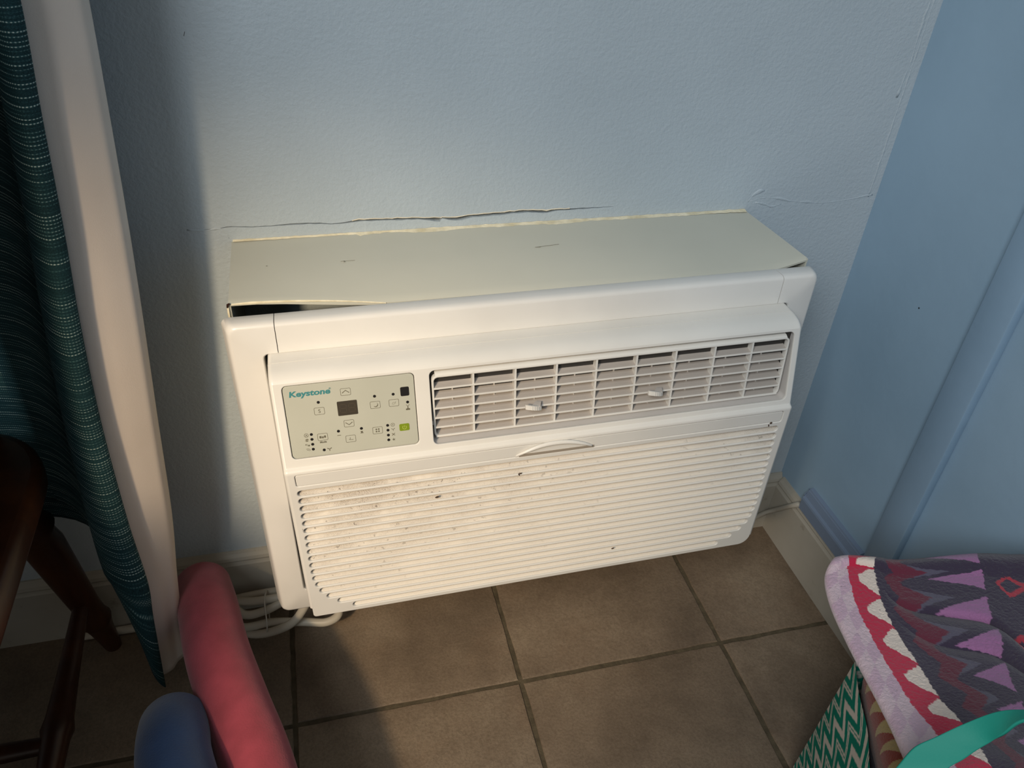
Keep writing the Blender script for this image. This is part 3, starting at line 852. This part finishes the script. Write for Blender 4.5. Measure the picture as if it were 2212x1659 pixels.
# ------------------------------------------------------------------ pool noodles
def noodle(name, pts, r, mat, holemat, label):
    P = crom(pts, 8)
    bm = bmesh.new(); n = 40
    # rounded cut end with a hole
    P2_ = [P[0]] + P
    t0 = (P[1]-P[0]).normalized()
    rings_p = [P[0]-t0*.0, P[0]+t0*.0015, P[0]+t0*.004] + P[1:]
    rad = [r*.93, r*.985, r] + [r]*(len(P)-1)
    bm_tube(bm, rings_p, rad, n)
    bmesh.ops.remove_doubles(bm, verts=bm.verts, dist=1e-6)
    o = from_bm(name, bm, mat, None, True, 60)
    tag(o, label, 'pool noodle', 'pool noodles beside the curtain')
    bm = bmesh.new(); bm_tube(bm, [P[0]-t0*.0004, P[0]+t0*.0003], r*.25, 20); from_bm('core_hole', bm, holemat, o)
    return o
noodle('pool_noodle', [(-.996, -.064, .130), (-.979, -.134, .160), (-.960, -.222, .179), (-.933, -.313, .188), (-.907, -.396, .191), (-.885, -.50, .186), (-.87, -.62, .166), (-.86, -.78, .12), (-.86, -.95, .041)], .0400, M['pink'], M['foam_hole'],
       'pink foam pool noodle angled across the curtain hem toward the wall')
noodle('pool_noodle', [(-1.003, -.318, .186), (-.997, -.354, .211), (-.990, -.391, .224), (-.970, -.462, .236), (-.955, -.55, .226), (-.945, -.68, .17), (-.94, -.85, .08), (-.94, -.98, .041)], .0395, M['blue_foam'], M['foam_hole'],
       'dark blue foam pool noodle with rounded end, left of the pink one')

# ------------------------------------------------------------------ curtain
cur = tag(empty('curtain', (-1.02, -.16, .08)), 'teal woven curtain with grey-white lining hanging down at the far left', 'curtain')
def cloth(name, rows, mat, th=.0012, useg=6, vseg=8, uvs=1.0):
    R0 = [crom(r, useg) for r in rows]
    cols = list(zip(*R0)); cols = [crom(c, vseg) for c in cols]
    grid = list(zip(*cols))
    bm = bmesh.new(); uvl = bm.loops.layers.uv.new('UVMap')
    vs, fs = bm_grid(bm, grid)
    # uv in metres
    U = [[0]*len(grid[0]) for _ in grid]; V = [[0]*len(grid[0]) for _ in grid]
    for i in range(len(grid)):
        for j in range(len(grid[0])):
            if j: U[i][j] = U[i][j-1] + (grid[i][j]-grid[i][j-1]).length
            if i: V[i][j] = V[i-1][j] + (grid[i][j]-grid[i-1][j]).length
    idx = {}
    for i, r in enumerate(vs):
        for j, v in enumerate(r): idx[v] = (i, j)
    for f in bm.faces:
        for l in f.loops:
            i, j = idx[l.vert]; l[uvl].uv = (U[0][j]*.5+U[i][j]*.5, V[i][0])
    me = D.meshes.new(name); bm.to_mesh(me); bm.free(); me.shade_smooth()
    o = link_obj(name, me, mat, cur); o.matrix_parent_inverse = Matrix.Translation(cur.location).inverted()
    sm = o.modifiers.new('thick', 'SOLIDIFY'); sm.thickness = th; sm.offset = 0
    return o
RXs = [(-.946, .940), (-.952, .846), (-.960, .733), (-.969, .626), (-.981, .496), (-.995, .340), (-1.010, .227), (-1.019, .150), (-1.026, .066)]
rows = []
for x, z in [(-.920, 1.9), (-.926, 1.6), (-.932, 1.35), (-.938, 1.14), (-.942, 1.03)] + RXs:
    nw = 1.0 if z > .25 else (.72 if z > .18 else (.62 if z > .1 else .58)); zr = .004 + (1-nw)*.03
    if z < .1: z += .010
    rows.append([(x-.056*nw, -.112, z+zr), (x-.055*nw, -.138, z+zr), (x-.050*nw, -.172, z+zr*.8), (x-.026*nw, -.162, z+.002), (x-.008, -.148, z), (x, -.138, z), (x+.001, -.120, z)])
cloth('lining', rows, M['lining'])
# stitched hem line of the lining
TR = [(-.945, 1.9), (-.955, 1.6), (-.964, 1.35), (-.971, 1.14), (-.975, 1.04), (-.979, .950), (-.988, .863), (-.998, .760), (-1.009, .662), (-1.019, .542), (-1.025, .398), (-1.026, .291), (-1.033, .225), (-1.046, .081)]
rows = []
for i, (x, z) in enumerate(TR):
    w = [.028, .028, .028, .028, .029, .030, .032, .034, .036, .040, .046, .050, .040, .016][i]
    zl = [0, 0, 0, 0, 0, 0, 0, 0, 0, 0, 0, .012, .060, .100][i]
    rows.append([(x-.45, -.020, z+zl*2.0), (x-.33, -.032, z+zl*2.0), (x-.22, -.020, z+zl*2.0), (x-w-.075, -.036, z+zl*1.9), (x-w-.018, -.100, z+zl*1.6), (x-w, -.165, z+zl), (x-w*.38, -.195, z+zl*.4), (x, -.190, z), (x-.003, -.176, z)])
cloth('teal_fabric', rows, M['teal'])
bm = bmesh.new()
P = [(-1.012-.055, -.1735, .2265+.003), (-1.012-.030, -.165, .2265), (-1.013-.012, -.1530, .2262), (-1.011-.001, -.1400, .226)]
bm_tube(bm, crom(P, 5), .0008, 6); W(from_bm('hem_stitch', bm, plain('hem_thread', (150, 138, 128), .8), cur, True))

# ------------------------------------------------------------------ dark turned wooden chair at the far left
ch = tag(empty('dining_chair', (-1.36, -.30, 0)), 'dark stained wooden chair with turned legs at the lower left edge', 'chair')
def lathe_between(name, a, b, prof, mat, parent, n=20):
    a, b = Vector(a), Vector(b)
    pts = [a.lerp(b, t) for t, r in prof]; rad = [r for t, r in prof]
    bm = bmesh.new(); bm_tube(bm, pts, rad, n)
    return W(from_bm(name, bm, mat, parent, True, 60))
LP = [(0, .012), (.05, .014), (.12, .017), (.16, .020), (.18, .023), (.20, .020), (.26, .019), (.45, .023), (.60, .026), (.66, .022), (.69, .028), (.72, .022), (.80, .022), (1, .018)]
SP = [(0, .010), (.15, .012), (.30, .0140), (.42, .0165), (.46, .0195), (.49, .0165), (.62, .0140), (.8, .012), (1, .010)]
ft = [(-1.150, -.040, 0), (-1.150, -.520, 0), (-1.60, -.520, 0), (-1.60, -.040, 0)]
tp = [(-1.185, -.090, .44), (-1.150, -.450, .44), (-1.54, -.450, .44), (-1.54, -.090, .44)]
for a, b in zip(ft, tp): lathe_between('leg', a, b, LP, M['wood'], ch)
def at(i, z):
    a, b = Vector(ft[i]), Vector(tp[i]); return a.lerp(b, z/.44)
lathe_between('stretcher', at(0, .13), at(1, .13), SP, M['wood'], ch)
lathe_between('stretcher', at(2, .13), at(3, .13), SP, M['wood'], ch)
lathe_between('stretcher', (at(0, .13)+at(1, .13))/2, (at(2, .13)+at(3, .13))/2, SP, M['wood'], ch)
me = curve_mesh([rr(-1.60, -.53, -1.10, -.072, .10, 8)], .035, .010, 3)
me.transform(Matrix.Translation((0, 0, .470))); me.shade_smooth()
W(link_obj('seat', me, M['wood'], ch))
for i in range(5):  # tall close-slatted back, added out of view to shade the curtain
    y = -.125 - .0865*i
    bm = bmesh.new()
    rows = []
    for t in [q/8 for q in range(9)]:
        x = -1.165 + .045*t - .012*math.sin(PI*t); z = .462 + .62*t; w = .038 + .004*math.sin(PI*t)
        rows.append([(x-.006, y-w, z), (x+.006, y-w, z), (x+.007, y, z), (x+.006, y+w, z), (x-.006, y+w, z), (x-.007, y, z)])
    vs, _ = bm_grid(bm, rows, close_u=True); bm.faces.new(vs[0][::-1]); bm.faces.new(vs[-1])
    W(from_bm('shade_back_slat', bm, M['wood'], ch, True, 40))
W(box('shade_crest_rail', (-1.136, -.525, 1.070), (-1.106, -.075, 1.165), M['wood'], ch, .008, 3))

# table added out of view on the left to shade curtain, wall and floor
tb = tag(empty('shade_table', (-1.75, -.95, 0)), 'dark wooden table added beyond the left edge to cast shade', 'table')
me = curve_mesh([rr(-2.45, -1.55, -1.18, -.42, .04, 6)], .030, .006, 2)
me.transform(Matrix.Translation((0, 0, .755))); me.shade_smooth()
W(link_obj('table_top', me, M['wood'], tb))
for x, y in ((-1.72, -1.37), (-2.27, -1.37), (-2.27, -.62), (-1.72, -.62)):
    lathe_between('leg', (x, y, 0), (x, y, .726), LP, M['wood'], tb)

# ------------------------------------------------------------------ tote bag, towels and strap at the lower right
NET= [[(-0.1727, -0.3615, 0.3268), (-0.1877, -0.3704, 0.3395), (-0.1739, -0.373, 0.3427), (-0.1466, -0.3877, 0.3497), (-0.1222, -0.4029, 0.3563), (-0.0477, -0.4252, 0.3746), (-0.014, -0.442, 0.3839), (-0.014, -0.4678, 0.3979), (-0.014, -0.4678, 0.3479), (-0.014, -0.4728, 0.3)], [(-0.2358, -0.4114, 0.4064), (-0.2503, -0.4205, 0.4191), (-0.238, -0.4229, 0.4221), (-0.214, -0.4367, 0.429), (-0.1927, -0.4509, 0.4356), (-0.1268, -0.4715, 0.4529), (-0.0966, -0.4871, 0.4621), (-0.0542, -0.5111, 0.4758), (-0.0192, -0.5111, 0.4258), (-0.014, -0.5161, 0.3358)], [(-0.2552, -0.4298, 0.4045), (-0.2728, -0.4404, 0.4172), (-0.2494, -0.4371, 0.4216), (-0.2263, -0.4505, 0.4285), (-0.2097, -0.4725, 0.4359), (-0.1444, -0.5001, 0.455), (-0.1238, -0.5174, 0.4632), (-0.0876, -0.5447, 0.4777), (-0.0526, -0.5447, 0.4277), (-0.0426, -0.5497, 0.3377)], [(-0.2733, -0.469, 0.4075), (-0.2903, -0.4782, 0.4205), (-0.2689, -0.4782, 0.4249), (-0.2466, -0.4911, 0.4323), (-0.229, -0.5117, 0.4408), (-0.1708, -0.538, 0.4595), (-0.1552, -0.5617, 0.47), (-0.1312, -0.5957, 0.4869), (-0.0962, -0.5957, 0.4369), (-0.0862, -0.6007, 0.3469)], [(-0.2896, -0.52, 0.4168), (-0.3069, -0.5304, 0.4309), (-0.2846, -0.5235, 0.4331), (-0.261, -0.5314, 0.44), (-0.2441, -0.5592, 0.4523), (-0.1962, -0.5789, 0.4684), (-0.185, -0.6059, 0.4814), (-0.1645, -0.6376, 0.5), (-0.1295, -0.6376, 0.45), (-0.1195, -0.6426, 0.36)], [(-0.304, -0.566, 0.4296), (-0.3219, -0.5767, 0.4445), (-0.2982, -0.5664, 0.4448), (-0.2769, -0.5825, 0.4551), (-0.2576, -0.6012, 0.4665), (-0.2255, -0.618, 0.4799), (-0.211, -0.6425, 0.4948), (-0.199, -0.6764, 0.5166), (-0.164, -0.6764, 0.4666), (-0.154, -0.6814, 0.3766)], [(-0.3225, -0.6155, 0.4483), (-0.3414, -0.6264, 0.4644), (-0.3146, -0.6129, 0.462), (-0.292, -0.6235, 0.4712), (-0.2709, -0.6404, 0.4837), (-0.2546, -0.6618, 0.4987), (-0.2406, -0.6823, 0.5141), (-0.227, -0.7096, 0.5357), (-0.192, -0.7096, 0.4857), (-0.182, -0.7146, 0.3957)], [(-0.3418, -0.6579, 0.4694), (-0.3627, -0.6668, 0.4852), (-0.3292, -0.6578, 0.4846), (-0.3026, -0.6566, 0.488), (-0.2906, -0.6768, 0.5028), (-0.2782, -0.696, 0.5182), (-0.2644, -0.7163, 0.5358), (-0.2641, -0.7427, 0.5588), (-0.2291, -0.7427, 0.5088), (-0.2191, -0.7477, 0.4188)], [(-0.3674, -0.7027, 0.498), (-0.3874, -0.709, 0.5134), (-0.3574, -0.706, 0.5149), (-0.3312, -0.707, 0.5192), (-0.3217, -0.7243, 0.535), (-0.3119, -0.7419, 0.5524), (-0.3062, -0.7577, 0.5688), (-0.3099, -0.781, 0.5943), (-0.2749, -0.781, 0.5443), (-0.2649, -0.786, 0.4543)], [(-0.3574, -0.7377, 0.458), (-0.3774, -0.744, 0.4734), (-0.3474, -0.741, 0.4749), (-0.3212, -0.742, 0.4792), (-0.3117, -0.7593, 0.495), (-0.3019, -0.7769, 0.5124), (-0.2962, -0.7927, 0.5288), (-0.2999, -0.816, 0.5543), (-0.2649, -0.816, 0.5043), (-0.2549, -0.821, 0.4143)], [(-0.3374, -0.7327, 0.368), (-0.3574, -0.739, 0.3834), (-0.3274, -0.736, 0.3849), (-0.3012, -0.737, 0.3892), (-0.2917, -0.7543, 0.405), (-0.2819, -0.7719, 0.4224), (-0.2762, -0.7877, 0.4388), (-0.2799, -0.811, 0.4643), (-0.2449, -0.811, 0.4143), (-0.2349, -0.816, 0.3243)]]
STRAP= [[(-0.4118, -0.6858, 0.5062), (-0.3988, -0.6824, 0.5155), (-0.3853, -0.6775, 0.5305), (-0.3707, -0.6779, 0.5405), (-0.3521, -0.6792, 0.5543), (-0.3357, -0.684, 0.5711), (-0.3246, -0.6919, 0.5818), (-0.3094, -0.7061, 0.5943)], [(-0.3831, -0.7014, 0.517), (-0.369, -0.6963, 0.529), (-0.3591, -0.6958, 0.5367), (-0.35, -0.6951, 0.5461), (-0.344, -0.6961, 0.5556), (-0.3424, -0.6989, 0.5693), (-0.335, -0.7004, 0.587), (-0.3202, -0.7132, 0.6012)]]


def bag_quad(rows_fn, nu, nv, colfn, name, mat, parent=None, disp=0):
    bm = bmesh.new(); lay = bm.loops.layers.float_color.new('print')
    grid = [[rows_fn(u/nu, v/nv) for u in range(nu+1)] for v in range(nv+1)]
    vs, fs = bm_grid(bm, grid)
    idx = {}
    for i, r in enumerate(vs):
        for j, v in enumerate(r): idx[v] = (j/nu, i/nv)
    cache = {v: lin(colfn(*uv)) for v, uv in idx.items()}
    for f in bm.faces:
        for l in f.loops: l[lay] = cache[l.vert]
    me = D.meshes.new(name); bm.to_mesh(me); bm.free(); me.shade_smooth()
    return link_obj(name, me, mat, parent)

bag = tag(empty('tote_bag', (-.20, -.70, 0)), 'green and white chevron print tote bag on the floor by the white baseboard', 'bag')
bt = [(-.240, -.490, .325), (-.372, -.760, .345), (-.150, -.900, .345), (-.020, -.640, .335)]
bb = [(-.218, -.462, .002), (-.372, -.790, .002), (-.150, -.930, .002), (-.018, -.610, .002)]
GREEN, CREAM = (10, 128, 108), (214, 206, 196)
def chev(a, b):
    tri = abs(((b/.044) % 1.0) - .5)*2
    s_ = (a + tri*.030) / .056
    f = s_ % 1.0
    if f < .24: return CREAM
    if f < .50: return GREEN
    if f < .575: return CREAM
    if f < .62: return GREEN
    if f < .70: return CREAM
    return GREEN
def side_fn(i):
    T0, T1, B0, B1_ = Vector(bt[i]), Vector(bt[(i+1) % 4]), Vector(bb[i]), Vector(bb[(i+1) % 4])
    ln = (T0-T1).length; h = .33
    nrm = (T1-T0).cross(Vector((0, 0, 1))).normalized()
    cen = (Vector(bt[0])+Vector(bt[2]))/2
    if nrm.dot((T0+T1)/2 - cen) < 0: nrm = -nrm
    def fn(u, v):
        p = (T0*(1-u)+T1*u)*(1-v) + (B0*(1-u)+B1_*u)*v
        bulge = .010*math.sin(PI*u)*math.sin(PI*min(1, v*1.0+.1)) + .0025*math.sin(u*17+v*5)*math.sin(PI*u)
        return p + nrm*bulge
    return fn, ln, h
for i in range(4):
    fn, ln, h = side_fn(i)
    nu, nv = (230, 300) if i == 0 else (60, 70)
    o = bag_quad(fn, nu, nv, lambda u, v, ln=ln, h=h: chev(u*ln + v*.01, v*h), 'bag_side', M['canvas'], bag); W(o)
bm = bmesh.new(); bm.faces.new([bm.verts.new(p) for p in bb]); W(from_bm('bag_bottom', bm, M['canvas'], bag))

# patterned beach towel heaped in the bag
NV, NU = len(NET), len(NET[0])
def net_pt(net, u, v):
    def cr(p0, p1, p2, p3, t): return .5*((2*p1)+(p2-p0)*t+(2*p0-5*p1+4*p2-p3)*t*t+(3*p1-p0-3*p2+p3)*t**3)
    nv, nu = len(net), len(net[0])
    i = min(int(v), nv-2); fv = v-i; j = min(int(u), nu-2); fu = u-j
    def P(a, b):
        a2 = max(0, min(nv-1, a)); b2 = max(0, min(nu-1, b)); return net[a2][b2]
    rows = [cr(P(a, j-1), P(a, j), P(a, j+1), P(a, j+2), fu) for a in (i-1, i, i+1, i+2)]
    return cr(*rows, fv)
NETV = [[Vector(p) for p in r] for r in NET]
def towel_fn(u, v):
    U = u*(NU-1); V = v*(NV-1)
    p = net_pt(NETV, U, V)
    # soft folds in the heap
    w = max(0, min(1, (U-3.2)/1.2))
    f = .0120*math.exp(-((V-3.45-(U-5)*.40)/.13)**2) + .007*math.exp(-((V-4.5-(U-5)*.45)/.16)**2) - .004*math.exp(-((V-3.9-(U-5)*.40)/.25)**2)
    f2 = .0014*noise.noise(Vector((U*1.1, V*1.1, 0)))
    f3 = .0007*noise.noise(p*330)
    n = Vector((-.35, -.45, .82))
    return p + n*(f2 + f3 - f*w)
def tri(x): return abs((x % 1.0) - .5)*2      # 1 at integers, 0 at halves
def towel_col(u, v):
    U = u*(NU-1) - 1; V = v*(NV-1) - 1          # hem at U=0; row 0 at the top silhouette
    pj = noise.noise(Vector((U*14, V*14, 3)))*.05
    U += pj*.5; V2 = V + pj*.4
    if U < 1.02:
        a = (V*1.0) % 1.0
        if U < -.0: return (202, 182, 190)
        t_ = ((V % 1.0) + U*.25) % 1.0
        return (198, 168, 184) if (t_ < .5) == (U < .55) else (208, 184, 192)
    # crimson with cream teeth
    if U < 2:
        saw = (V2 + .02) % 1.0
        tooth = 1 - abs(saw - .5)*2           # 0 at integers, 1 halfway
        ub = 2.0 - .62*min(1, max(0, 1-abs(saw-.42)*2.1)*1.25)
        return (188, 42, 72) if U < ub else (224, 208, 196)
    base = (60, 52, 69)
    z = .36*(tri(V2+.30)-.5)*2
    if U < 3.6:
        c = 2.86 + z*.62
        if c-.24 < U < c+.28: return (100, 44, 60)
        if c+.28 <= U < c+.28+.26*max(0, 1-2.8*abs(((V2+.30) % 1.0)-.0 - (1 if ((V2+.30) % 1.0) > .5 else 0))): return (88, 84, 100)
    # light purple triangles
    vc = (V2*1.0 + .45) % 1.0 - .5
    h = (U-3.36)/.76*.40
    if 3.36 < U < 4.12 and abs(vc) < h: return (154, 106, 148)
    # crimson outlined diamonds
    dv = ((V2 - 1.15 + .85) % 1.7) - .85
    q = abs(U-4.95)/.46 + abs(dv)/.36
    if .62 < q < 1.0: return (170, 52, 68)
    if 5.5 < U < 6.0: return (100, 44, 60)
    return base
tw = bag_quad(towel_fn, 360, 420, towel_col, 'beach_towel', M['terry'])
tag(tw, 'dark plum beach towel with crimson, cream and pink zigzag border heaped on the tote bag', 'towel')
sm = tw.modifiers.new('thick', 'SOLIDIFY'); sm.thickness = .004; sm.offset = -1
# the rest of the towel, bundled down inside the bag
def heap_fn(u, v):
    a = 2*PI*u; r = v
    cx, cy = -.200, -.698
    q = Vector(bt[0])*max(0, 1)*0
    # point on the inset opening in direction a
    d = Vector((math.cos(a), math.sin(a), 0)); best = 9
    for i in range(4):
        A = Vector((bt[i][0]-cx, bt[i][1]-cy, 0)); B = Vector((bt[(i+1) % 4][0]-cx, bt[(i+1) % 4][1]-cy, 0)); e = B-A
        den = d.x*e.y - d.y*e.x
        if abs(den) < 1e-9: continue
        t = (A.x*e.y - A.y*e.x)/den; s_ = (A.x*d.y - A.y*d.x)/den
        if t > 0 and -.001 <= s_ <= 1.001: best = min(best, t)
    rad = best*.90
    if r < .75:
        k_ = r/.75; z = .405 - .085*k_**2.4 + .006*noise.noise(Vector((k_*6, a*2, 0)))
        return Vector((cx+d.x*rad*k_, cy+d.y*rad*k_, z))
    k_ = (r-.75)/.25
    return Vector((cx+d.x*rad*(1-.12*k_), cy+d.y*rad*(1-.12*k_), .32 - .30*k_))
W2_ = bag_quad(heap_fn, 48, 24, lambda u, v: (60, 52, 69), 'lower_folds', M['terry'], tw)

# yellow and rust towel hanging between bag side and pink hem
YA = [(-.2470, -.5170, .340), (-.2680, -.5540, .349), (-.2920, -.5950, .366), (-.3190, -.6330, .391), (-.352, -.690, .42)]
YB = [(-.2340, -.5320, .362), (-.2520, -.5700, .385), (-.2700, -.6150, .408), (-.2900, -.6600, .430), (-.320, -.715, .46)]
yn = [[Vector(a) + Vector((.012, .0, -.05)), Vector(a), Vector(a).lerp(Vector(b), .5) + Vector((-.003, -.003, .004)), Vector(b)] for a, b in zip(YA, YB)]
def y_fn(u, v): 
    p = net_pt(yn, u*3, v*4); return p + Vector((-.3, -.5, .8))*(.0008*noise.noise(p*300))
def y_col(u, v):
    U = u*3; s_ = (v*4*1.55 + .2) % 1.0
    q = abs(s_-.5)*2
    if U < .75: return (120, 60, 34)
    if U-1.1 < .75*(1-q*1.6): return (140, 52, 34)
    return (178, 158, 104)
yt = bag_quad(y_fn, 90, 160, y_col, 'folded_towel', M['terry'])
tag(yt, 'yellow and rust patterned towel tucked in the tote bag under the pink hem', 'towel')
sm = yt.modifiers.new('thick', 'SOLIDIFY'); sm.thickness = .003; sm.offset = -1

# teal carrying strap of the bag, arching over the towel
top, bot_ = [crom([Vector(p) for p in s_], 8) for s_ in STRAP]
up = Vector((-.25, -.35, .9))
first = Vector((-.372, -.740, .330)); last = Vector((-.15, -.90, .34))
top = [first + Vector((0, .02, 0))] + top + [Vector((-.235, -.80, .52)), last + Vector((-.02, .015, 0))]
bot_ = [first + Vector((0, -.02, 0))] + bot_ + [Vector((-.26, -.82, .52)), last + Vector((.02, -.01, 0))]
bm = bmesh.new()
rows = [[a, a.lerp(b, .04), a.lerp(b, .5) + up*.0006, a.lerp(b, .96), b] for a, b in zip(top, bot_)]
bm_grid(bm, rows)
o = W(from_bm('strap', bm, M['strap'], bag, True))
sm = o.modifiers.new('thick', 'SOLIDIFY'); sm.thickness = .0022; sm.offset = 0
